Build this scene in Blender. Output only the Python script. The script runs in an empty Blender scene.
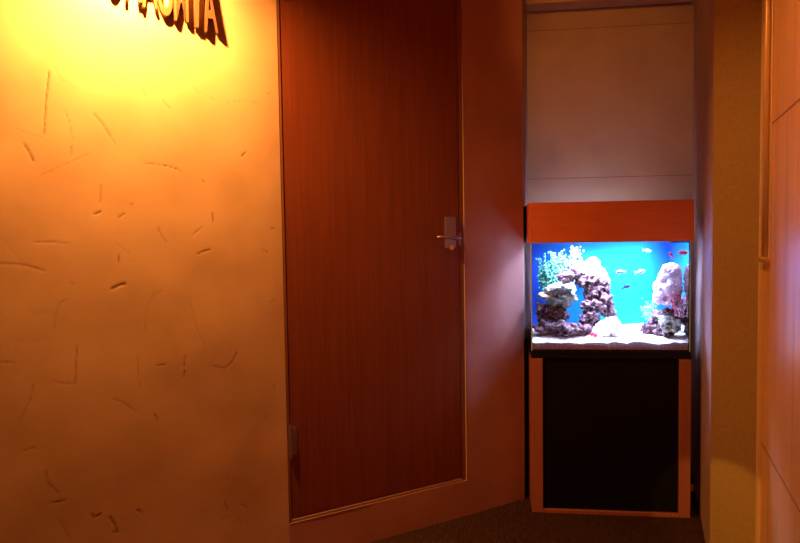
import bpy, bmesh, math, random
from mathutils import Vector, Matrix, noise
random.seed(7)
sc = bpy.context.scene
COL = sc.collection

# ------------------------------------------------------------------ camera
F = 640.0; PITCH = math.atan(32.5/F); ROLL = 0.0155; EYE = Vector((0, 0, 1.06))
fwd = Vector((0, math.cos(PITCH), -math.sin(PITCH)))
r0 = Vector((1, 0, 0)); u0 = Vector((0, math.sin(PITCH), math.cos(PITCH)))
rc = r0*math.cos(ROLL) - u0*math.sin(ROLL)
uc = u0*math.cos(ROLL) + r0*math.sin(ROLL)
cd = bpy.data.cameras.new('camera'); cam = bpy.data.objects.new('camera', cd); COL.objects.link(cam)
cam.matrix_world = Matrix(((rc.x, uc.x, -fwd.x, EYE.x), (rc.y, uc.y, -fwd.y, EYE.y), (rc.z, uc.z, -fwd.z, EYE.z), (0, 0, 0, 1)))
cd.sensor_width = 36; cd.lens = F/800*36; cd.clip_start = 0.02
sc.camera = cam
def ray(px, py):
    return (fwd + rc*((px-400)/F) - uc*((py-271.5)/F)).normalized()
def hit(px, py, p, n):
    d = ray(px, py); return EYE + d*((p-EYE).dot(n)/d.dot(n))

# ------------------------------------------------------------------ world, exposure
w = bpy.data.worlds.new('world'); sc.world = w; w.use_nodes = True
w.node_tree.nodes['Background'].inputs[0].default_value = (0.02, 0.008, 0.006, 1)
sc.view_settings.view_transform = 'Standard'; sc.view_settings.look = 'None'
sc.cycles.transparent_max_bounces = 32; sc.view_settings.exposure = 0; sc.view_settings.gamma = 1; sc.view_settings.use_curve_mapping = False

# plan of the place
C = Vector((0.490, 2.541))                      # corner where the slanted wall meets the niche
WD = Vector((0.36, 0.207)).normalized()         # direction of the slanted wall (towards the niche)
WN = Vector((WD.y, -WD.x))                      # its normal, into the room
NB_L = Vector((0.600, 2.992)); NB_R = Vector((1.327, 2.905))
PO = Vector((0.979, 2.003)); PI_ = Vector((1.110, 1.953)); RW = Vector((0.41, 0.125))
CEIL = 2.35
def wp(s, z, off=0.0):                           # point on the slanted wall
    p = C + WD*s + WN*off
    return Vector((p.x, p.y, z))
P0 = wp(0, 0); N3 = Vector((WN.x, WN.y, 0)); D3 = Vector((WD.x, WD.y, 0))
def wall_sz(px, py):
    h = hit(px, py, P0, N3)
    return (h-P0).dot(D3), h.z

# lights
def area(name, loc, target, size, power, col, sy=None, spread=180):
    l = bpy.data.lights.new(name, 'AREA'); l.energy = power; l.color = col; l.size = size
    if sy: l.shape = 'RECTANGLE'; l.size_y = sy
    l.spread = math.radians(spread)
    o = bpy.data.objects.new(name, l); COL.objects.link(o); o.location = loc
    o.rotation_euler = (Vector(target)-Vector(loc)).to_track_quat('-Z', 'Y').to_euler()
    return o
def spot(name, loc, target, power, col, ang, blend=.6, rad=.03):
    l = bpy.data.lights.new(name, 'SPOT'); l.energy = power; l.color = col; l.spot_size = math.radians(ang)
    l.spot_blend = blend; l.shadow_soft_size = rad
    o = bpy.data.objects.new(name, l); COL.objects.link(o); o.location = loc
    o.rotation_euler = (Vector(target)-Vector(loc)).to_track_quat('-Z', 'Y').to_euler()
    return o
LAMP = wp(-1.43, 1.90, 0.17)
spot('sign_lamp', LAMP, wp(-1.43, 1.60, 0.0), 134, (1, .40, .09), 166, 1.0, .02)
spot('right_wall_fill', (-.20, 1.25, 2.30), (0.90, 1.48, 1.30), 78, (1, .37, .085), 56, .9, .05)  # unseen warm spot added to brighten the right wall and pillar
spot('niche_fill', (0.35, 1.1, 2.30), (1.0, 2.95, 1.75), 36, (1, .36, .06), 36, .9, .05)  # unseen warm spot added to brighten the niche back panel and head trim
area('red_fill', (-.5, -.3, 2.30), (0.2, 1.6, 0.9), .5, 6.5, (1, .045, .03))  # unseen area light added to tint the dim parts red
spot('pillar_patch_fill', (0.365, 0.20, 0.95), (1.0, 2.0, 0.18), 42, (1, .42, .06), 9.4, .3, .01)  # unseen spot added; its cone edge shapes the lit patch on the pillar

# ------------------------------------------------------------------ materials
def mat(name, col=(.5, .5, .5), rough=.6, metal=0, spec=.5):
    m = bpy.data.materials.new(name); m.use_nodes = True
    b = m.node_tree.nodes['Principled BSDF']
    b.inputs['Base Color'].default_value = (*col, 1); b.inputs['Roughness'].default_value = rough
    b.inputs['Metallic'].default_value = metal; b.inputs['Specular IOR Level'].default_value = spec
    return m
def N(m, t, **k):
    n = m.node_tree.nodes.new(t)
    for a, v in k.items(): setattr(n, a, v)
    return n
def L(m, a, b): m.node_tree.links.new(a, b)
def bsdf(m): return m.node_tree.nodes['Principled BSDF']
def coords(m, scale=(1, 1, 1)):
    tc = N(m, 'ShaderNodeTexCoord'); mp = N(m, 'ShaderNodeMapping'); mp.inputs['Scale'].default_value = scale
    L(m, tc.outputs['Object'], mp.inputs[0]); return mp.outputs[0]
def noisy(m, scale, cols, vec=None, detail=4, bump=0, bdist=.002, pos=None, rough=.5, wave=None):
    v = vec if vec is not None else coords(m)
    n = N(m, 'ShaderNodeTexNoise'); n.inputs['Scale'].default_value = scale; n.inputs['Detail'].default_value = detail
    n.inputs['Roughness'].default_value = rough
    L(m, v, n.inputs['Vector'])
    r = N(m, 'ShaderNodeValToRGB'); e = r.color_ramp.elements
    pos = pos or [.3+.4*i/(len(cols)-1) for i in range(len(cols))]
    e[0].position = pos[0]; e[0].color = (*cols[0], 1); e[1].position = pos[-1]; e[1].color = (*cols[-1], 1)
    for p, c in list(zip(pos, cols))[1:-1]:
        x = e.new(p); x.color = (*c, 1)
    L(m, n.outputs['Fac'], r.inputs[0]); L(m, r.outputs[0], bsdf(m).inputs['Base Color'])
    if bump:
        b = N(m, 'ShaderNodeBump'); b.inputs['Strength'].default_value = bump; b.inputs['Distance'].default_value = bdist
        L(m, n.outputs['Fac'], b.inputs['Height']); L(m, b.outputs[0], bsdf(m).inputs['Normal'])
    return r
M = {}
# trowelled plaster, grime sitting in the gouges (vertex attribute "gouge")
m = M['plaster'] = mat('trowelled_plaster', rough=.62, spec=.3)
r = noisy(m, 5, [(.56, .36, .19), (.63, .41, .22), (.67, .45, .25)], bump=.25, bdist=.004, detail=8)
at = N(m, 'ShaderNodeAttribute', attribute_name='gouge'); mx = N(m, 'ShaderNodeMix', data_type='RGBA')
mx.inputs['B'].default_value = (.22, .11, .05, 1)
L(m, at.outputs['Fac'], mx.inputs['Factor']); L(m, r.outputs[0], mx.inputs['A']); L(m, mx.outputs['Result'], bsdf(m).inputs['Base Color'])
m = M['plaster_falloff'] = mat('plaster_lamp_falloff', rough=.62, spec=.3)  # redder, darker plaster beside and below the door: lamp falloff put into the colour
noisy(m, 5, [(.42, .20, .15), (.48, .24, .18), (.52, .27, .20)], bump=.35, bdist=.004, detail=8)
m = M['plaster_plain'] = mat('painted_plaster', rough=.6, spec=.3)
noisy(m, 6, [(.40, .25, .19), (.47, .30, .22)], bump=.3, bdist=.004, detail=8)
m = M['back_panel'] = mat('back_panel_wallpaper', rough=.55)
noisy(m, 5, [(.40, .26, .13), (.46, .30, .155), (.49, .33, .17)], bump=.1, detail=6)
m = M['pillar'] = mat('olive_wallpaper', rough=.7)
noisy(m, 120, [(.33, .24, .09), (.40, .29, .11)], bump=.1, bdist=.001)
m = M['wood_door'] = mat('dark_red_wood', rough=.38, spec=.4)
noisy(m, 5, [(.19, .043, .014), (.22, .052, .017), (.25, .062, .021)], vec=coords(m, (22, 22, .7)), detail=6, bump=.04, bdist=.001)
m = M['wood_frame'] = mat('door_frame_wood', rough=.5)
noisy(m, 5, [(.22, .08, .045), (.30, .11, .06)], vec=coords(m, (14, 14, .7)), detail=5)
m = M['wood_wall'] = mat('glossy_wood_panel', rough=.32, spec=.5)
noisy(m, 3, [(.62, .32, .14), (.74, .41, .18), (.82, .49, .23)], vec=coords(m, (9, 9, .5)), detail=6, bump=.02, bdist=.001)
m = M['hood'] = mat('orange_red_wood', rough=.4)
noisy(m, 5, [(.82, .21, .06), (.90, .25, .08)], vec=coords(m, (1.2, 14, 14)), detail=4)
m = M['cab'] = mat('cabinet_wood', rough=.45)
noisy(m, 5, [(.36, .12, .075), (.43, .15, .09)], vec=coords(m, (14, 14, 1)), detail=4)
M['black'] = mat('black_panel', (.006, .004, .004), .6, 0, .15)
M['blackgloss'] = mat('black_plastic', (.006, .006, .007), .45, 0, .25)
m = M['floor'] = mat('dark_carpet', rough=.9, spec=.2)
noisy(m, 8, [(.020, .008, .005), (.045, .018, .012), (.075, .032, .02)], vec=coords(m, (22, 3, 1)), detail=8, bump=.5, bdist=.004)
M['ceiling'] = mat('ceiling_paint', (.20, .12, .08), .8); M['rear'] = mat('dark_red_wall_paint', (.16, .06, .04), .8)
M['trim'] = mat('light_wood_trim', (.72, .44, .20), .45)
M['brass'] = mat('brass', (.85, .60, .25), .28, 1); M['satin'] = mat('satin_gold_paint', (.80, .58, .30), .35, .35)
M['steel'] = mat('satin_metal', (.40, .34, .32), .42, .9)
M['sill'] = mat('worn_sill_wood', (.42, .20, .13), .5); M['dark'] = mat('dark_gap', (.02, .01, .008), .8)
M['signwood'] = mat('sign_letter_wood', (.13, .055, .022), .8, 0, .2)
M['white'] = mat('white_plastic', (.8, .8, .78), .5)
m = M['fixture'] = mat('light_tube', (1, 1, 1)); bsdf(m).inputs['Emission Color'].default_value = (.50, .66, 1, 1); bsdf(m).inputs['Emission Strength'].default_value = 10
m = M['bulb'] = mat('warm_bulb', (1, .9, .7)); bsdf(m).inputs['Emission Color'].default_value = (1, .6, .2, 1); bsdf(m).inputs['Emission Strength'].default_value = 8
# clear glass / water: transparent with a fresnel sheen
def clear(name, tint, ior):
    m = bpy.data.materials.new(name); m.use_nodes = True; nt = m.node_tree; nt.nodes.remove(bsdf(m))
    out = nt.nodes['Material Output']
    t = N(m, 'ShaderNodeBsdfTransparent'); t.inputs[0].default_value = (*tint, 1)
    g = N(m, 'ShaderNodeBsdfGlossy'); g.inputs['Roughness'].default_value = .02
    f = N(m, 'ShaderNodeFresnel'); f.inputs[0].default_value = ior
    x = N(m, 'ShaderNodeMixShader'); L(m, f.outputs[0], x.inputs[0]); L(m, t.outputs[0], x.inputs[1]); L(m, g.outputs[0], x.inputs[2])
    L(m, x.outputs[0], out.inputs[0]); return m
M['glass'] = clear('clear_glass', (.97, .99, .985), 1.25)
M['water'] = clear('clear_water', (.93, .985, 1), 1.05)
M['glass_edge'] = mat('polished_glass_edge', (.55, .85, .85), .15)
m = M['backdrop'] = mat('blue_backdrop', rough=.6)
# printed backdrop: cyan middle, deeper blue sides
tc = N(m, 'ShaderNodeTexCoord'); sp = N(m, 'ShaderNodeSeparateXYZ'); L(m, tc.outputs['Object'], sp.inputs[0])
rp = N(m, 'ShaderNodeValToRGB'); e = rp.color_ramp.elements
e[0].position = .04; e[0].color = (0, .07, .55, 1); e[1].position = .57; e[1].color = (0, .13, .72, 1)
for p, c in ((.20, (0, .27, .70)), (.33, (0, .42, .70)), (.47, (0, .40, .75))):
    x = e.new(p); x.color = (*c, 1)
L(m, sp.outputs[0], rp.inputs[0]); L(m, rp.outputs[0], bsdf(m).inputs['Base Color'])
m = M['sand'] = mat('coral_sand', rough=.9)
noisy(m, 140, [(.42, .30, .22), (.74, .66, .56), (.85, .80, .72)], bump=.6, bdist=.003)
m = M['rock'] = mat('live_rock', rough=.85)
noisy(m, 55, [(.015, .008, .01), (.08, .035, .04), (.24, .10, .12), (.18, .12, .06), (.48, .34, .38)], pos=[.36, .44, .5, .55, .64], bump=1, bdist=.01, detail=6, rough=.7)
m = M['rock_pale'] = mat('pale_encrusted_rock', rough=.85)
noisy(m, 50, [(.20, .16, .12), (.24, .28, .17), (.42, .42, .32), (.50, .30, .32)], pos=[.32, .44, .54, .66], bump=1, bdist=.01, detail=6, rough=.7)
def polyp(name, a, b):
    m = M[name] = mat(name, rough=.7); noisy(m, 60, [a, b], bump=.4, bdist=.003)
polyp('coral_white', (.80, .78, .80), (.95, .94, .94)); polyp('coral_blush', (.80, .50, .55), (.95, .80, .82))
polyp('coral_pink', (.50, .10, .15), (.75, .30, .34)); polyp('frond_green', (.03, .20, .12), (.12, .40, .24))
polyp('frond_mint', (.12, .42, .32), (.36, .66, .54)); polyp('red_polyp', (.55, .02, .05), (.7, .05, .08))
M['fish_white'] = mat('silver_fish', (.85, .90, .90), .3); M['fish_red'] = mat('red_fish', (.75, .06, .07), .4)
M['fish_dark'] = mat('dark_fish', (.05, .08, .14), .4); M['fish_blue'] = mat('pale_blue_fish', (.25, .60, .75), .4)
M['eye'] = mat('fish_eye', (.01, .01, .01), .1)

# ------------------------------------------------------------------ mesh helpers
def link(name, bm, m=None, parent=None, loc=None, smooth=False, kind=None, label=None):
    me = bpy.data.meshes.new(name); bm.normal_update(); bm.to_mesh(me); bm.free()
    if smooth:
        for p in me.polygons: p.use_smooth = True
    o = bpy.data.objects.new(name, me); COL.objects.link(o)
    if m: me.materials.append(m)
    if parent: o.parent = parent
    if loc is not None: o.location = loc
    if kind: o['kind'] = kind
    if label: o['label'] = label
    return o
def thing(name, label, cat, loc=(0, 0, 0), rz=0, group=None):
    o = bpy.data.objects.new(name, None); COL.objects.link(o); o.location = loc; o.rotation_euler = (0, 0, rz)
    o.empty_display_size = .05
    tag(o, label, cat, group); return o
def tag(o, label, cat, group=None):
    o['label'] = label; o['category'] = cat
    if group: o['group'] = group
    return o
def box(bm, x0, x1, y0, y1, z0, z1, bev=0):
    b = bmesh.new()
    bmesh.ops.create_cube(b, size=1)
    for v in b.verts:
        v.co = Vector((x0+(v.co.x+.5)*(x1-x0), y0+(v.co.y+.5)*(y1-y0), z0+(v.co.z+.5)*(z1-z0)))
    if bev: bmesh.ops.bevel(b, geom=b.edges[:], offset=bev, segments=2, affect='EDGES', profile=.5)
    me = bpy.data.meshes.new('t'); b.to_mesh(me); b.free(); bm.from_mesh(me); bpy.data.meshes.remove(me)
def B(*a, bev=0):
    bm = bmesh.new(); box(bm, *a, bev=bev); return bm
def prism(pts, z0, z1):                          # plan polygon extruded up
    bm = bmesh.new()
    lo = [bm.verts.new((p[0], p[1], z0)) for p in pts]; hi = [bm.verts.new((p[0], p[1], z1)) for p in pts]
    bm.faces.new(lo[::-1]); bm.faces.new(hi); n = len(pts)
    for i in range(n): bm.faces.new((lo[i], lo[(i+1) % n], hi[(i+1) % n], hi[i]))
    bmesh.ops.recalc_face_normals(bm, faces=bm.faces[:]); return bm
def slab(a, b, th, side, z0, z1):               # wall of thickness th behind segment a-b
    a = Vector(a); b = Vector(b); d = (b-a).normalized(); n = Vector((d.y, -d.x))*side
    return prism([a, b, b+n*th, a+n*th], z0, z1)
def tube(bm, pts, rad, seg=8, cap=True):
    pts = [Vector(p) for p in pts]; rings = []
    for i, p in enumerate(pts):
        t = (pts[min(i+1, len(pts)-1)]-pts[max(i-1, 0)]).normalized()
        u = t.orthogonal().normalized() if i == 0 else (u - t*u.dot(t)).normalized()
        v = t.cross(u); r = rad[i] if isinstance(rad, (list, tuple)) else rad
        rings.append([bm.verts.new(p+(u*math.cos(2*math.pi*k/seg)+v*math.sin(2*math.pi*k/seg))*r) for k in range(seg)])
    for a, b in zip(rings, rings[1:]):
        for k in range(seg): bm.faces.new((a[k], a[(k+1) % seg], b[(k+1) % seg], b[k]))
    if cap: bm.faces.new(rings[0][::-1]); bm.faces.new(rings[-1])
def ball(bm, c, r, sub=2, sc_=(1, 1, 1), amp=0, fr=1, seed=0):
    res = bmesh.ops.create_icosphere(bm, subdivisions=sub, radius=1)
    o = Vector((seed*3.1, seed*1.7, seed*.9))
    for v in res['verts']:
        d = v.co.normalized()
        k = 1 + (amp*noise.fractal(d*fr+o, 1.0, 2.0, 5) if amp else 0)
        v.co = Vector(c)+Vector((d.x*sc_[0], d.y*sc_[1], d.z*sc_[2]))*r*k

# ------------------------------------------------------------------ room shell
SL = -3.35                                       # far end of the slanted wall
DR, DL, DB, DT = -0.2855, -0.997, 0.137, 2.04    # door opening along the wall, and its bottom and top
END = C+WD*SL
rear = [END, Vector((-2.35, -1.0)), Vector((0.86, -1.0)), RW]
# gouges drawn on the plaster: (width in m, depth factor, pixel polyline)
ST = [(2.6, 1, (49, 72), (46, 100), (44, 134)), (3, 1, (24, 144), (29, 152), (33, 161)), (1.6, .5, (65, 109), (69, 122), (72, 138)),
      (2.2, .8, (71, 147), (71, 155)), (2.4, .8, (94, 114), (104, 126), (110, 136)), (1.6, .6, (110, 136), (115, 144)),
      (1.5, .5, (43, 40), (49, 49), (55, 60)), (1.6, .7, (141, 87), (146, 96)), (2.0, .7, (163, 101), (170, 109)),
      (1.8, .9, (145, 164), (160, 165), (171, 167), (181, 171)), (1.6, .35, (40, 176), (62, 166), (91, 153)), (1.6, .3, (11, 127), (42, 138)),
      (2.4, .8, (242, 156), (246, 152)), (2.2, .7, (267, 94), (270, 93)), (2.6, .5, (101, 185), (100, 203)), (3.4, 1, (95, 214), (100, 212)),
      (2.2, .7, (118, 218), (124, 214)), (2.2, .5, (158, 228), (163, 238), (167, 242)), (2.6, .9, (198, 254), (205, 251), (210, 250)),
      (2.0, .8, (213, 214), (213, 222)), (1.8, .5, (193, 235), (202, 227)), (2.0, .8, (118, 254), (119, 262)), (4.2, 1, (112, 289), (120, 285), (125, 284)),
      (2.6, .5, (0, 264), (14, 264), (28, 266), (44, 271)), (2.2, .4, (35, 242), (55, 242), (70, 244)), (2.0, .3, (54, 330), (55, 316), (60, 303), (71, 299)),
      (2.0, .3, (116, 243), (124, 249), (130, 254)), (2, .3, (146, 330), (146, 310), (152, 297), (163, 290)), (2.2, .8, (263, 250), (267, 252)), (2.0, .7, (270, 302), (274, 300)),
      (2.2, .7, (203, 180), (204, 182)), (2.0, .7, (131, 204), (133, 206)), (2.0, .7, (271, 229), (274, 228)), (1.8, .6, (70, 282), (72, 284)),
      (2.6, .6, (77, 346), (76, 365), (75, 384)), (2.0, .5, (0, 362), (14, 363)), (2.6, .4, (112, 399), (122, 402), (135, 411)),
      (2.0, .7, (214, 366), (225, 369), (233, 361), (237, 352)), (2.6, .9, (185, 356), (184, 366)), (2.2, .9, (185, 371), (184, 377)),
      (2.0, .4, (137, 355), (138, 372), (140, 387)), (2.6, .9, (91, 513), (94, 518), (101, 514)), (3.0, 1, (110, 517), (115, 526), (118, 532), (113, 532)),
      (2.2, .6, (50, 503), (65, 501)), (2.4, .5, (45, 470), (48, 484), (59, 493)), (2.4, .8, (225, 502), (227, 510)), (2.2, .6, (241, 504), (247, 508)),
      (2.0, .5, (225, 479), (235, 478)), (2.8, 1, (137, 510), (141, 513)), (1.8, -.4, (96, 481), (104, 451)), (2.8, .7, (155, 415), (157, 420)),
      (2.0, .6, (156, 366), (165, 365)), (2.2, .5, (24, 451), (35, 448)), (2.2, .4, (54, 382), (66, 384), (75, 385)), (2.0, .6, (265, 416), (267, 420)),
      (2.2, .6, (274, 386), (275, 389)), (2.0, .35, (60, 520), (70, 540)), (2.0, .35, (20, 420), (30, 400), (33, 385)), (2.0, .3, (190, 300), (197, 330), (205, 345)),
      (2.0, .35, (222, 520), (236, 516), (242, 524)), (1.6, .3, (50, 60), (62, 80), (78, 90)), (1.6, .3, (180, 60), (195, 90), (215, 100)), (1.6, .3, (225, 103), (243, 101), (262, 104)),
      (2, .6, (482, 120), (478, 126)), (2, .5, (500, 60), (506, 64)), (2, .6, (516, 330), (512, 334)), (2, .5, (488, 400), (495, 396)), (2, .5, (508, 180), (514, 176)), (2, .5, (480, 300), (484, 306))]
SEGS = []
for s_ in ST:
    pts = [wall_sz(*p) for p in s_[2:]]
    for i, (a, b) in enumerate(zip(pts, pts[1:])): SEGS.append((s_[0]*.0008, s_[1]*.8, a, b))
def gouge(s, z):
    g = 0
    for wd, dp, a, b in SEGS:
        if s < min(a[0], b[0])-.02 or s > max(a[0], b[0])+.02 or z < min(a[1], b[1])-.02 or z > max(a[1], b[1])+.02: continue
        dx, dz = b[0]-a[0], b[1]-a[1]; l2 = dx*dx+dz*dz+1e-9
        t = max(0, min(1, ((s-a[0])*dx+(z-a[1])*dz)/l2))
        d = math.hypot(s-a[0]-t*dx, z-a[1]-t*dz)
        d += .0016*noise.noise(Vector((s*160, z*160, 3)))
        v = max(0, 1-d/(wd*1.5))*dp
        if abs(v) > abs(g): g = v
    return g
def relief(s, z):
    a = noise.noise(Vector((s*3.3, z*3.0, 0)))*.003 + noise.noise(Vector((s*9, z*7, 5)))*.001
    r1 = noise.noise(Vector((s*7+z*3, z*5-s*4, 9))); a += -.0003*max(0, 1-abs(r1)*14)*max(0, noise.noise(Vector((s*2, z*2, 20)))+.15)
    r2 = noise.noise(Vector((s*5-z*6, z*4+s*5, 31))); a += .0003*max(0, 1-abs(r2)*16)*max(0, noise.noise(Vector((s*2.4, z*2.4, 44)))+.1)
    return a
bm = bmesh.new(); lay = bm.verts.layers.float.new('gouge')
def grid(s0, s1, z0, z1, st):
    ns = max(1, round((s1-s0)/st)); nz = max(1, round((z1-z0)/st)); rows = []
    for j in range(nz+1):
        row = []; z = z0+(z1-z0)*j/nz
        for i in range(ns+1):
            s = s0+(s1-s0)*i/ns; g = gouge(s, z)
            e = min(1, abs(s-DL)*30, 1) if DB-.01 < z else 1
            v = bm.verts.new(wp(s, z, relief(s, z)*e - .0016*g)); v[lay] = min(1, max(0, g*1.25)); row.append(v)
        rows.append(row)
    for a, b in zip(rows, rows[1:]):
        for i in range(ns): bm.faces.new((a[i], a[i+1], b[i+1], b[i])).smooth = True
grid(-1.86, DL, 0, 1.92, .0036); grid(SL, -1.86, 0, CEIL, .05); grid(-1.86, DL, 1.92, CEIL, .03)
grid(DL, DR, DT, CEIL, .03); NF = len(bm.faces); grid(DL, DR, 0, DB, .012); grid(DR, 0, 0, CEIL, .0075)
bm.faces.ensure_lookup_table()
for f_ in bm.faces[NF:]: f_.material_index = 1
# reveals of the door opening and of the niche corner, and the thickness behind
def quad(*p):
    f = bm.faces.new([bm.verts.new(q) for q in p])
TH = .07
quad(wp(DL, DB, .001), wp(DR, DB, .001), wp(DR, DB, -TH), wp(DL, DB, -TH)); quad(wp(DL, DT), wp(DL, DT, -TH), wp(DR, DT, -TH), wp(DR, DT))
quad(wp(DL, DB), wp(DL, DB, -TH), wp(DL, DT, -TH), wp(DL, DT)); quad(wp(DR, DB, .001), wp(DR, DT, .001), wp(DR, DT, -TH), wp(DR, DB, -TH))
quad(wp(SL, 0, -TH), wp(SL, CEIL, -TH), wp(-.06, CEIL, -TH), wp(-.06, 0, -TH))
wl = link('wall_left', bm, M['plaster'], kind='structure', smooth=True); wl.data.materials.append(M['plaster_falloff'])
link('floor', prism([END+Vector((-.1, .1)), Vector((-2.45, -1.1)), Vector((.95, -1.1)), Vector((1.6, 2)), Vector((1.6, 3.2)), Vector((.3, 3.2)), C+Vector((-.1, .1))], -.06, 0), M['floor'], kind='structure')
link('ceiling', prism([END+Vector((-.1, .1)), Vector((-2.45, -1.1)), Vector((.95, -1.1)), Vector((1.6, 2)), Vector((1.6, 3.2)), Vector((.3, 3.2)), C+Vector((-.1, .1))], CEIL, CEIL+.06), M['ceiling'], kind='structure')
link('wall_niche_left', slab(C, NB_L, .05, -1, 0, CEIL), M['plaster_plain'], kind='structure')
link('wall_niche_right', slab(PO+(NB_R-PO).normalized()*.012, NB_R, .04, 1, 0, CEIL), M['plaster_plain'], kind='structure')
dB = (NB_R-NB_L).normalized(); nB = Vector((dB.y, -dB.x))
link('wall_niche_back', slab(NB_L-dB*.06, NB_R+dB*.05, .06, -1, 0, CEIL), M['back_panel'], kind='structure')
# two thin joint lines across the back panel
for k, py in ((1, 27), (2, 177)):
    pl = NB_L.to_3d(); h = hit(610, py, pl, nB.to_3d())
    a = NB_L+nB*.0006; b = NB_R+nB*.0006
    link('trim_%d' % k, slab(a, b, .0012, -1, h.z-.0015, h.z+.0015), M['wood_frame'], kind='structure')
# projecting head trim over the back panel
a = NB_L-dB*.0+nB*.0; b = NB_R-dB*.0
link('trim_3', prism([a+nB*.001, b+nB*.001-dB*.01, b+nB*.10-dB*.045, a+nB*.10-dB*.015], 2.092, CEIL), M['trim'], kind='structure')
pd = (PI_-PO).normalized()
link('wall_pillar', prism([PO, PI_, PI_+Vector((.25, .0)), PO+Vector((.2, .25)), PO+Vector((.045, .105))], 0, CEIL), M['pillar'], kind='structure')
rd = (RW-PI_).normalized(); rn = Vector((rd.y, -rd.x))
link('wall_right', slab(PI_, RW, .07, -1, 0, CEIL) if rn.x < 0 else slab(PI_, RW, .07, 1, 0, CEIL), M['wood_wall'], kind='structure')
for i, (a, b) in enumerate(zip(rear, rear[1:])):
    link('wall_rear_%s' % ('left', 'back', 'right')[i], slab(a, b, .06, 1, 0, CEIL), M['rear'], kind='structure')

# ------------------------------------------------------------------ the door in the slanted wall
RZ = math.atan2(WD.y, WD.x)
def onwall(s, z, off=0): return wp(s, z, off)
W = DR-DL; H = DT-DB
door = link('door_1', B(.012, W-.022, .003, .040, .014, H-.022, bev=.002), M['wood_door'], loc=wp(DL, DB), kind='structure')
door.rotation_euler = (0, 0, RZ)
fr = bmesh.new()
box(fr, 0, .010, .001, .062, 0, H, bev=.001); box(fr, W-.020, W, .004, .062, 0, H, bev=.002); box(fr, .010, W-.020, .004, .062, H-.020, H, bev=.002)
link('door_frame', fr, M['wood_frame'], door)
link('door_sill', B(.0105, W-.0205, .001, .062, .001, .011, bev=.002), M['sill'], door, label='pale worn strip along the foot of the door')
# lever handle on its long plate
def dl(px, py, off):                              # point at distance off in front of the wall plane -> door local
    h = hit(px, py, P0+N3*off, N3); q = h-wp(DL, DB)
    return Vector((q.dot(D3), -q.dot(N3), q.z))
a = dl(442, 217, -.016); b = dl(453, 248, -.016)
hp = link('door_handle', B(a.x, b.x, -.006, .003, b.z, a.z, bev=.003), M['steel'], door, label='satin metal backplate of the lever handle')
hz = dl(447, 238, 0).z; hx = (a.x+b.x)/2
lv = bmesh.new()
tube(lv, [(hx+.006, -.002, hz), (hx+.006, -.048, hz)], .008, 12)
tube(lv, [(hx+.014, -.048, hz), (hx-.02, -.051, hz+.001), (hx-.065, -.050, hz+.003), (hx-.085, -.044, hz+.003)], [.0065, .007, .0055, .005], 10)
link('lever', lv, M['steel'], hp, smooth=True)
cy = bmesh.new(); tube(cy, [(hx, -.004, hz-.036), (hx, -.012, hz-.036)], .009, 16); link('lock_cylinder', cy, M['brass'], hp)
link('strike_plate', B(W-.0245, W-.014, .0, .010, hz-.03, hz+.02, bev=.001), M['steel'], door)
for z0 in (.22, 1.69):
    hb = bmesh.new(); x = .0115
    tube(hb, [(x, -.003, z0), (x, -.003, z0+.10)], .0055, 12); tube(hb, [(x, -.003, z0-.006), (x, -.003, z0)], .004, 8); tube(hb, [(x, -.003, z0+.10), (x, -.003, z0+.106)], .004, 8)
    hg = link('hinge', hb, M['steel'], door); link('hinge_leaf', B(x, x+.022, .0005, .003, z0+.004, z0+.096), M['steel'], hg)

# ------------------------------------------------------------------ lettering and its lamp on the slanted wall
s0, z0 = wall_sz(108, -7); s1, z1 = wall_sz(217, 36)
tilt = math.atan2(z1-z0, s1-s0); ln = math.hypot(z1-z0, s1-s0)
sign = thing('wall_sign', 'rough brown wooden letters slanting downhill across the brightly lit plaster wall', 'sign', wp(s0, z0), RZ)
WORD = 'OHAUMIA'
adv = ln/len(WORD); x = 0
for k, ch in enumerate(WORD):
    cu = bpy.data.curves.new('t', 'FONT'); cu.body = ch; cu.size = .20; cu.extrude = .006; cu.bevel_depth = .0012; cu.resolution_u = 6; cu.offset = .0022
    to = bpy.data.objects.new('t', cu); COL.objects.link(to); bpy.context.view_layer.update()
    me = bpy.data.meshes.new_from_object(to.evaluated_get(bpy.context.evaluated_depsgraph_get()))
    bpy.data.objects.remove(to); bpy.data.curves.remove(cu)
    xs = [v.co.x for v in me.vertices]; wdt = max(xs)-min(xs); cx = (max(xs)+min(xs))/2
    sx = adv*(.30 if ch == 'I' else .94)/wdt
    for v in me.vertices: v.co.x = (v.co.x-cx)*sx
    me.materials.clear(); me.materials.append(M['signwood'])
    for p in me.polygons: p.material_index = 0
    lo = bpy.data.objects.new('letter', me); COL.objects.link(lo); lo.parent = sign
    xx = adv*(k+.5)
    T = Matrix.Translation((math.cos(tilt)*xx, -.014, math.sin(tilt)*xx + random.uniform(-.003, .002))) @ Matrix.Rotation(math.radians(90), 4, 'X') @ Matrix.Rotation(random.uniform(-.05, .05), 4, 'Z')
    lo.matrix_local = T
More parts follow.
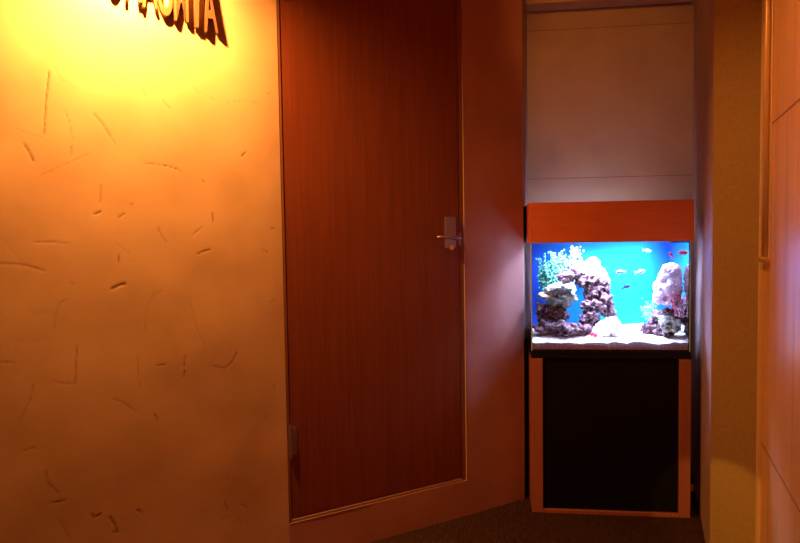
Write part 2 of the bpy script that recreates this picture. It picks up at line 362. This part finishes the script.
    # stand-off peg fixing the letter to the wall
for k in range(len(WORD)):
    pg = bmesh.new(); xx = adv*(k+.5); c = Vector((math.cos(tilt)*xx-(.012 if WORD[k] != 'I' else 0), 0, math.sin(tilt)*xx+.045))
    tube(pg, [c, c+Vector((0, -.010, 0))], .0025, 6)
    link('mounting_peg', pg, M['signwood'], sign)
lt = thing('wall_lamp', 'small brass spotlight on an arm above the wooden letters', 'lamp', wp(-1.43, 1.92), RZ)
q = bmesh.new(); tube(q, [(0, 0.0, 0), (0, -.015, 0)], .04, 24); link('wall_plate', q, M['brass'], lt)
q = bmesh.new(); tube(q, [(0, -.015, 0), (0, -.08, .045), (0, -.12, .055), (0, -.155, .035)], .006, 10); link('arm', q, M['brass'], lt, smooth=True)
q = bmesh.new(); tube(q, [(0, -.155, .045), (0, -.155, .03), (0, -.155, -.012)], [.014, .028, .045], 24, cap=False); link('lamp_shade', q, M['brass'], lt)

# ------------------------------------------------------------------ right hand side: corner strip, long bar, panel joints
RRZ = math.atan2(rd.y, rd.x)
def rw(u, z, off=0): p = PI_+rd*u+rn*off; return Vector((p.x, p.y, z))
o = link('trim_4', prism([PI_-pd*.013-Vector((0, .0005)), PI_-Vector((.0, .0005)), PI_+rd*.014+rn*.0005, PI_+rd*.014+rn*.009, PI_-pd*.013+rn*.0005+rd*.009], 0, CEIL), M['satin'], kind='structure')
hb = hit(768, 258, PI_.to_3d(), rn.to_3d())
rail = thing('vertical_rail', 'long brass coloured vertical bar on the glossy wood wall, ending at mid height', 'rail', rw(.034, hb.z), RRZ)
q = bmesh.new(); box(q, 0, .030, -.0, .004, 0, CEIL-.02-hb.z, bev=.001)
sgn = -1 if (Vector((-math.sin(RRZ), math.cos(RRZ))).dot(rn) < 0) else 1
def rb(x0, x1, y0, y1, z0_, z1_, bev=0):
    return B(x0, x1, min(y0*sgn, y1*sgn), max(y0*sgn, y1*sgn), z0_, z1_, bev=bev)
q.free()
link('back_strip', rb(0, .085, .0005, .004, 0, CEIL-.02-hb.z, .001), M['satin'], rail)
q = bmesh.new(); tube(q, [(.060, .012*sgn, .004), (.060, .012*sgn, CEIL-.03-hb.z)], .008, 12); link('bar', q, M['satin'], rail, smooth=True)
link('end_cap', rb(-.001, .086, .0005, .021, -.012, .0, .002), M['brass'], rail)
j = 5
for px, py in ((774, 122), (770, 458)):
    h = hit(px, py, PI_.to_3d(), rn.to_3d())
    link('trim_%d' % j, prism([rw(.016, 0)+rn.to_3d()*.0008, RW.to_3d()+rn.to_3d()*.0008, RW.to_3d()-rn.to_3d()*.0, rw(.016, 0)], h.z-.0022, h.z+.0022), M['wood_frame'], kind='structure'); j += 1

# ------------------------------------------------------------------ aquarium on its cabinet
TO = Vector((.498, 2.432, 0)); TA = -math.radians(7.2); TX = Vector((math.cos(TA), math.sin(TA), 0)); TY = Vector((-math.sin(TA), math.cos(TA), 0))
TW, TD = .580, .290
ZB, ZG, ZT = .612, .626, 1.045
def T(x, y, z): return TO+TX*x+TY*y+Vector((0, 0, z))
def tk(px, py, v):                                # pixel -> tank local point in the plane y = v
    h = hit(px, py, TO+TY*v, TY)-TO
    return Vector((h.dot(TX), v, h.z))
PXM = lambda v: (2.39+v)/F                        # metres per pixel at tank depth v
cab = thing('aquarium_cabinet', 'tall reddish wood cabinet with a black front, carrying the fish tank', 'cabinet', T(0, 0, 0), TA)
link('side_panel', B(0, .018, .0, TD, 0.0, ZB-.012, bev=.001), M['cab'], cab)
link('side_panel', B(TW-.018, TW, .0, TD, 0.0, ZB-.012, bev=.001), M['cab'], cab)
link('back_panel', B(.018, TW-.018, TD-.006, TD, .016, ZB-.012), M['cab'], cab)
link('face_stile', B(0, .041, -.016, -.0002, 0, ZB-.013, bev=.0015), M['cab'], cab)
link('face_stile', B(TW-.041, TW, -.016, -.0002, 0, ZB-.013, bev=.0015), M['cab'], cab)
link('bottom_rail', B(.0412, TW-.0412, -.016, -.0002, 0, .014, bev=.001), M['cab'], cab)
link('front_panel', B(.0425, TW-.0425, -.006, -.0002, .017, ZB-.013, bev=.001), M['black'], cab, label='matt black front panel')
link('bottom_shelf', B(.0182, TW-.0182, .0, TD-.007, .0, .014), M['cab'], cab)
link('top_panel', B(-.001, TW+.001, -.017, TD, ZB-.0115, ZB, bev=.001), M['blackgloss'], cab, label='black top board')
tank = thing('aquarium', 'lit glass fish tank with blue backdrop under an orange-red wooden hood', 'aquarium', T(0, 0, ZB), TA)
q = bmesh.new(); e = .006
box(q, -.002, TW+.002, -.004, e+.001, 0, ZG-ZB, bev=.001); box(q, -.002, TW+.002, TD-e, TD+.002, 0, ZG-ZB, bev=.001)
box(q, -.002, e, e+.001, TD-e, 0, ZG-ZB, bev=.001); box(q, TW-e, TW+.002, e+.001, TD-e, 0, ZG-ZB, bev=.001)
link('base_frame', q, M['blackgloss'], tank, label='black frame around the foot of the glass')
g0 = ZG-ZB; g1 = ZT-ZB
link('bottom_pane', B(e, TW-e, e+.001, TD-e, g0-.008, g0-.001), M['glass'], tank)
link('front_pane', B(.0, TW, .0, .005, g0, g1), M['glass'], tank); link('back_pane', B(0, TW, TD-.005, TD, g0, g1), M['glass'], tank)
link('side_pane', B(0, .005, .0052, TD-.0052, g0, g1), M['glass'], tank); link('side_pane', B(TW-.005, TW, .0052, TD-.0052, g0, g1), M['glass'], tank)
for x in (0.0001, TW-.0041): link('glass_edge', B(x, x+.004, -.0012, -.0002, g0, g1), M['glass_edge'], tank)
link('backdrop', B(.006, TW-.006, TD-.0075, TD-.0055, g0, g1-.01), M['backdrop'], tank, label='blue backdrop sheet')
z = 1.036-ZB; zt = 1.188-ZB; ov = .005
hood = link('hood', B(-ov, TW+ov, -ov-.014, -ov, z, zt, bev=.002), M['hood'], tank)
link('hood_side', B(-ov, -ov+.010, -ov+.0002, TD+.004, z, zt-.0122, bev=.001), M['hood'], hood); link('hood_side', B(TW+ov-.010, TW+ov, -ov+.0002, TD+.004, z, zt-.0122, bev=.001), M['hood'], hood)
link('hood_top', B(-ov, TW+ov, -ov+.0002, TD-.004, zt-.012, zt, bev=.001), M['hood'], hood)
tb = bmesh.new(); tube(tb, [(.05, .12, .5), (TW-.05, .12, .5)], .009, 12); link('light_tube', tb, M['fixture'], tank, smooth=True)
rf = bmesh.new(); box(rf, .02, TW-.02, .06, .18, .535, .539); box(rf, .02, .05, .115, .125, .49, .535); box(rf, TW-.05, TW-.02, .115, .125, .49, .535)
link('light_reflector', rf, M['white'], tank)
area('tank_light', T(TW/2, .125, ZB+.485), T(TW/2, .125, 0), .44, 18, (.48, .50, 1), sy=.12, spread=115)
area('tank_leak_fill', T(TW/2, .27, 1.12), T(TW/2, .60, 1.12), .30, 1.0, (.50, .52, 1), sy=.03)  # added area light standing in for hood light leaking onto the back wall

# sand
q = bmesh.new(); nx, ny = 90, 44; x0, x1, y0, y1 = .0065, TW-.0065, .0065, TD-.0065; rows = []
def sandz(x, y): return .655+.036*(y/TD)**.8+.006*noise.noise(Vector((x*14, y*14, 1)))+.0035*noise.noise(Vector((x*60, y*60, 1)))+.001*noise.noise(Vector((x*240, y*240, 1)))
for jj in range(ny+1):
    rows.append([q.verts.new(Vector((x0+(x1-x0)*i/nx, y0+(y1-y0)*jj/ny, sandz(x0+(x1-x0)*i/nx, y0+(y1-y0)*jj/ny)))) for i in range(nx+1)])
for a, b in zip(rows, rows[1:]):
    for i in range(nx): q.faces.new((a[i], a[i+1], b[i+1], b[i]))
per = rows[0][:]+[r_[-1] for r_ in rows[1:]]+rows[-1][-2::-1]+[r_[0] for r_ in rows[-2:0:-1]]
lo = [q.verts.new((v.co.x, v.co.y, .6295)) for v in per]; n = len(per)
for i in range(n): q.faces.new((per[i], lo[i], lo[(i+1) % n], per[(i+1) % n]))
q.faces.new(lo)
bmesh.ops.recalc_face_normals(q, faces=q.faces[:])
for v in q.verts: v.co.z -= .6295
o = link('aquarium_sand', q, M['sand'], loc=T(0, 0, .6295), kind='stuff'); o.rotation_euler = (0, 0, TA)
tag(o, 'pale coral sand covering the floor of the fish tank', 'sand')
link('water', B(.0055, TW-.0055, .0055, TD-.008, .645-ZB, 1.030-ZB), M['water'], tank, label='clear water')

def inside(p, r):
    p.x = min(max(p.x, r+.008), TW-r-.008); p.y = min(max(p.y, r*.8+.012), TD-r*.8-.012); return p
seed = 0
def rock(px, py, rx, ry, v, mt, label, amp=.5):
    global seed; seed += 1
    p = tk(px, py, v); k = PXM(v); R = rx*k*.93; q = bmesh.new()
    ball(q, (0, 0, 0), R, 5, (1, .85, ry/rx), amp, 1.5, seed)
    for vv in q.verts:                                   # small pits
        n_ = noise.noise(vv.co*150+Vector((seed, 0, 0))); vv.co += vv.co.normalized()*(.0022*n_)
        vv.co += vv.co.normalized()*.008*noise.noise(vv.co*60+Vector((seed, 5, 0)))
    p = inside(p, R*.95)
    o = link('live_rock', q, M[mt], loc=T(p.x, p.y, p.z), smooth=True); o.rotation_euler = (0, 0, TA+random.uniform(-.1, .1))
    tag(o, label, 'rock', 'live rocks in the fish tank'); return o
RK = [(546, 327, 11, 8, .10, 'rock', 'mottled rock at the bottom left corner of the tank'),
      (565, 329, 13, 8, .085, 'rock', 'low dark rock on the sand, at the front of the left pile'),
      (545, 312, 9, 9, .13, 'rock', 'rock against the left glass, under the pale boulder'),
      (559, 315, 11, 9, .12, 'rock', 'rock in the middle of the left pile, beneath the pale boulder'),
      (558, 295, 18, 12, .12, 'rock_pale', 'broad pale greenish boulder topping the left pile'),
      (566, 277, 8, 6, .16, 'rock', 'small dark rock at the upper left end of the arch'),
      (576, 274, 9, 7, .17, 'rock', 'dark purple rock at the crown of the arch'),
      (588, 281, 11, 8, .17, 'rock', 'purple brown rock sloping down from the crown of the arch'),
      (600, 287, 9, 9, .17, 'rock', 'rock at the upper right shoulder of the arch'),
      (592, 295, 8, 8, .16, 'rock', 'rock inside the arch, just below its crown'),
      (604, 302, 10, 10, .16, 'rock', 'rock bulging out at the right side of the arch'),
      (592, 307, 11, 8, .14, 'rock', 'mauve rock in the middle of the arch'),
      (589, 319, 10, 8, .13, 'rock', 'rock at the foot of the arch, behind the white coral'),
      (583, 329, 9, 6, .11, 'rock', 'low rock on the sand, between left pile and white coral'),
      (609, 312, 7, 7, .15, 'rock', 'small rock low on the outer right edge of the arch'),
      (650, 329, 8, 6, .13, 'rock', 'leftmost small rock of the right hand pile'),
      (660, 319, 10, 9, .15, 'rock', 'mauve rock at the left shoulder of the right hand pile'),
      (665, 331, 9, 6, .10, 'rock', 'low rock on the sand, at the front of the right hand pile'),
      (677, 324, 12, 9, .08, 'rock_pale', 'pale grey rock in the middle of the right hand pile'),
      (686, 316, 9, 10, .08, 'rock', 'rock against the right glass, under the pink coral')]
for r_ in RK: rock(*r_)

def blobs(name, px, py, spots, v, mt, label, tiny=90, amp=.18, rr=.0045, cat='coral'):
    global seed; seed += 1
    c = inside(tk(px, py, v), .004); k = PXM(v); q = bmesh.new(); rnd = random.Random(seed)
    for (x, y, r) in spots:
        p = tk(x, y, v)-tk(px, py, v); p.y += rnd.uniform(-.006, .006)
        if c.x+p.x+r*k > TW-.01: p.x = TW-.01-r*k-c.x
        ball(q, p, r*k, 3, (1, .8, 1), amp, 2.2, seed+x)
        for _ in range(tiny):
            d = Vector((rnd.gauss(0, 1), rnd.gauss(0, 1), rnd.gauss(0, 1))).normalized(); d.y *= .8
            ball(q, p+d*r*k*.98, rr*rnd.uniform(.6, 1.2), 1)
    o = link(name, q, M[mt], loc=T(c.x, c.y, c.z), smooth=True); o.rotation_euler = (0, 0, TA)
    return tag(o, label, cat)
blobs('bubble_coral', 592, 272, [(588, 270, 9), (598, 276, 9), (593, 264, 7), (604, 282, 6)], .225, 'coral_white', 'white fluffy coral rising behind the crown of the rock arch', 60)
blobs('bubble_coral', 606, 328, [(604, 330, 9), (612, 326, 9), (598, 333, 6), (620, 333, 7)], .09, 'coral_white', 'bright white bubbly coral on the sand at the foot of the arch', 70)
blobs('bubble_coral', 630, 335, [(628, 335, 6), (637, 337, 5)], .11, 'coral_white', 'low white coral mound on the sand near the middle of the tank', 60)
blobs('tree_coral', 674, 285, [(675, 273, 10), (666, 278, 8), (682, 278, 7), (662, 287, 8), (673, 286, 11), (682, 289, 8), (660, 297, 7), (669, 297, 9), (681, 299, 7), (688, 284, 6)], .07, 'coral_blush', 'tall pale blush coral standing over the right hand pile', 110, .3, .0035)
def branchy(name, px, py, v, n, hgt, spread, mt, stemmt, label, leaf=.0035, cat='coral', per=26, up=1.0, lean=0):
    global seed; seed += 1
    rnd = random.Random(seed); base = inside(tk(px, py, v), .01)
    rt = thing(name, label, cat, T(*base), TA); q = bmesh.new(); st = bmesh.new()
    for b_ in range(n):
        a = rnd.uniform(-1, 1); hh = hgt*rnd.uniform(.6, 1); pts = []
        for i in range(8):
            t = i/7; x = a*spread*t**1.3+lean*t+.004*math.sin(t*7+b_); y = rnd.uniform(-.001, .001)+.02*t*math.sin(b_*2.3)
            x = min(max(base.x+x, .014), TW-.014)-base.x; y = min(max(base.y+y, .016), TD-.016)-base.y
            pts.append(Vector((x, y, hh*t*up)))
        tube(st, pts, [.0028*(1-.6*i/7) for i in range(8)], 6)
        for _ in range(per):
            t = rnd.uniform(.25, 1); i = min(6, int(t*7)); f = t*7-i; p = pts[i].lerp(pts[i+1], f)
            d = Vector((rnd.gauss(0, 1), rnd.gauss(0, .7), rnd.gauss(0, 1)))*.0075
            p = p+d; p.x = min(max(base.x+p.x, .012), TW-.012)-base.x; p.y = min(max(base.y+p.y, .012), TD-.012)-base.y
            ball(q, p, leaf*rnd.uniform(.7, 1.3), 1, (1, .8, 1.4))
    link('stem', st, M[stemmt], rt, smooth=True); link('foliage', q, M[mt], rt, smooth=True); return rt
branchy('soft_coral', 547, 303, .21, 13, .20, .035, 'frond_green', 'frond_green', 'bushy green soft coral in the back left corner of the tank', per=48, leaf=.0044)
branchy('soft_coral', 558, 290, .235, 10, .185, .05, 'frond_mint', 'frond_mint', 'pale mint soft coral spreading above the pale boulder', per=44, leaf=.0045, lean=.02)
branchy('soft_coral', 572, 285, .245, 5, .165, .03, 'coral_white', 'frond_mint', 'whitish feathery soft coral reaching up beside the mint one', per=34, leaf=.0045, lean=.015)
branchy('soft_coral', 649, 322, .235, 6, .085, .035, 'frond_mint', 'frond_mint', 'small pale mint soft coral left of the right hand pile', per=20, leaf=.003)
branchy('soft_coral', 687, 322, .09, 5, .085, .014, 'frond_green', 'frond_green', 'small green soft coral against the right glass', per=18, leaf=.0028)
branchy('branching_coral', 676, 316, .045, 7, .11, .022, 'coral_pink', 'coral_pink', 'pink branching coral in front of the tall blush coral', per=30, leaf=.003)
branchy('branching_coral', 684, 318, .04, 5, .09, .018, 'coral_blush', 'coral_pink', 'small rosy branching coral beside the right glass', per=24, leaf=.003)
blobs('anemone', 593, 334, [(592, 334, 2.2), (595, 335, 2)], .06, 'red_polyp', 'tiny bright red anemone on the sand before the arch', 14, .1, .0018, 'anemone')

def fish(px, py, v, length, tilt, mt, label, face=-1, hgt=.36):
    c = tk(px, py, v); Lh = length*PXM(v); q = bmesh.new(); prof = []
    for i in range(15):
        t = i/14
        if t < .78: h = hgt/2*math.sin(math.pi*min(1, (t/.86))**.75)+.012; th = h*.42
        else: h = .05+(t-.78)*.75*hgt/.36; th = .012
        if i == 0: h = .012; th = .01
        prof.append((t-.5, h, th))
    rings = []
    for x, h, th in prof:
        rings.append([q.verts.new((x*Lh*-face*-1, math.cos(2*math.pi*k/12)*th*Lh, math.sin(2*math.pi*k/12)*h*Lh)) for k in range(12)])
    for a, b in zip(rings, rings[1:]):
        for k in range(12): q.faces.new((a[k], a[(k+1) % 12], b[(k+1) % 12], b[k]))
    q.faces.new(rings[0]); q.faces.new(rings[-1]); bmesh.ops.recalc_face_normals(q, faces=q.faces[:])
    o = link('fish', q, M[mt], loc=T(*c), smooth=True); o.rotation_euler = (0, math.radians(tilt), TA); tag(o, label, 'fish', 'fish swimming in the tank')
    s = face
    q = bmesh.new()
    pr = [(-.18, .15), (-.02, .30), (.16, .24), (.2, .10)]
    for sg in (1, -1):
        f = [q.verts.new((x*Lh*s, sg*.004*Lh, (z_*hgt/.36)*Lh)) for x, z_ in pr]
        q.faces.new(f if sg == 1 else f[::-1])
    vs = list(q.verts)
    for i in range(4): q.faces.new((vs[i], vs[(i+1) % 4], vs[4+(i+1) % 4], vs[4+i]))
    link('dorsal_fin', q, M[mt], o)
    q = bmesh.new()
    for sg in (1, -1): ball(q, (-.38*Lh*s, sg*.045*Lh, .03*Lh), .022*Lh, 1)
    link('eye', q, M['eye'], o, smooth=True)
fish(621, 272, .08, 10, 0, 'fish_white', 'silvery white fish in mid water, the left one of two level with each other', 1)
fish(640, 272, .09, 11, -14, 'fish_white', 'silvery white fish in mid water, tilted, right of its level neighbour', -1)
fish(626, 287, .08, 9, -22, 'fish_dark', 'small dark fish swimming below the two white ones', -1)
fish(671, 255, .08, 7, 55, 'fish_red', 'small red fish nose up near the top right of the tank', 1)
fish(684, 253, .07, 11, 10, 'fish_red', 'larger red fish at the top right corner of the tank', 1)
fish(647, 251, .16, 9, 10, 'fish_blue', 'faint pale blue fish near the top of the tank', -1)

# ------------------------------------------------------------------ plug low on the niche wall
nd = (NB_R-PO).normalized(); nn = Vector((-nd.y, nd.x))
h = hit(698, 484, PO.to_3d(), nn.to_3d())
pl = thing('power_plug', 'small pale plug low on the wall right of the tank cabinet', 'plug', h, math.atan2(nd.y, nd.x))
link('socket_plate', B(-.03, .03, .0005, .006, -.05, .05, bev=.002), M['cab'], pl); link('plug_body', B(-.012, .012, .0062, .026, -.03, -.005, bev=.003), M['cab'], pl)
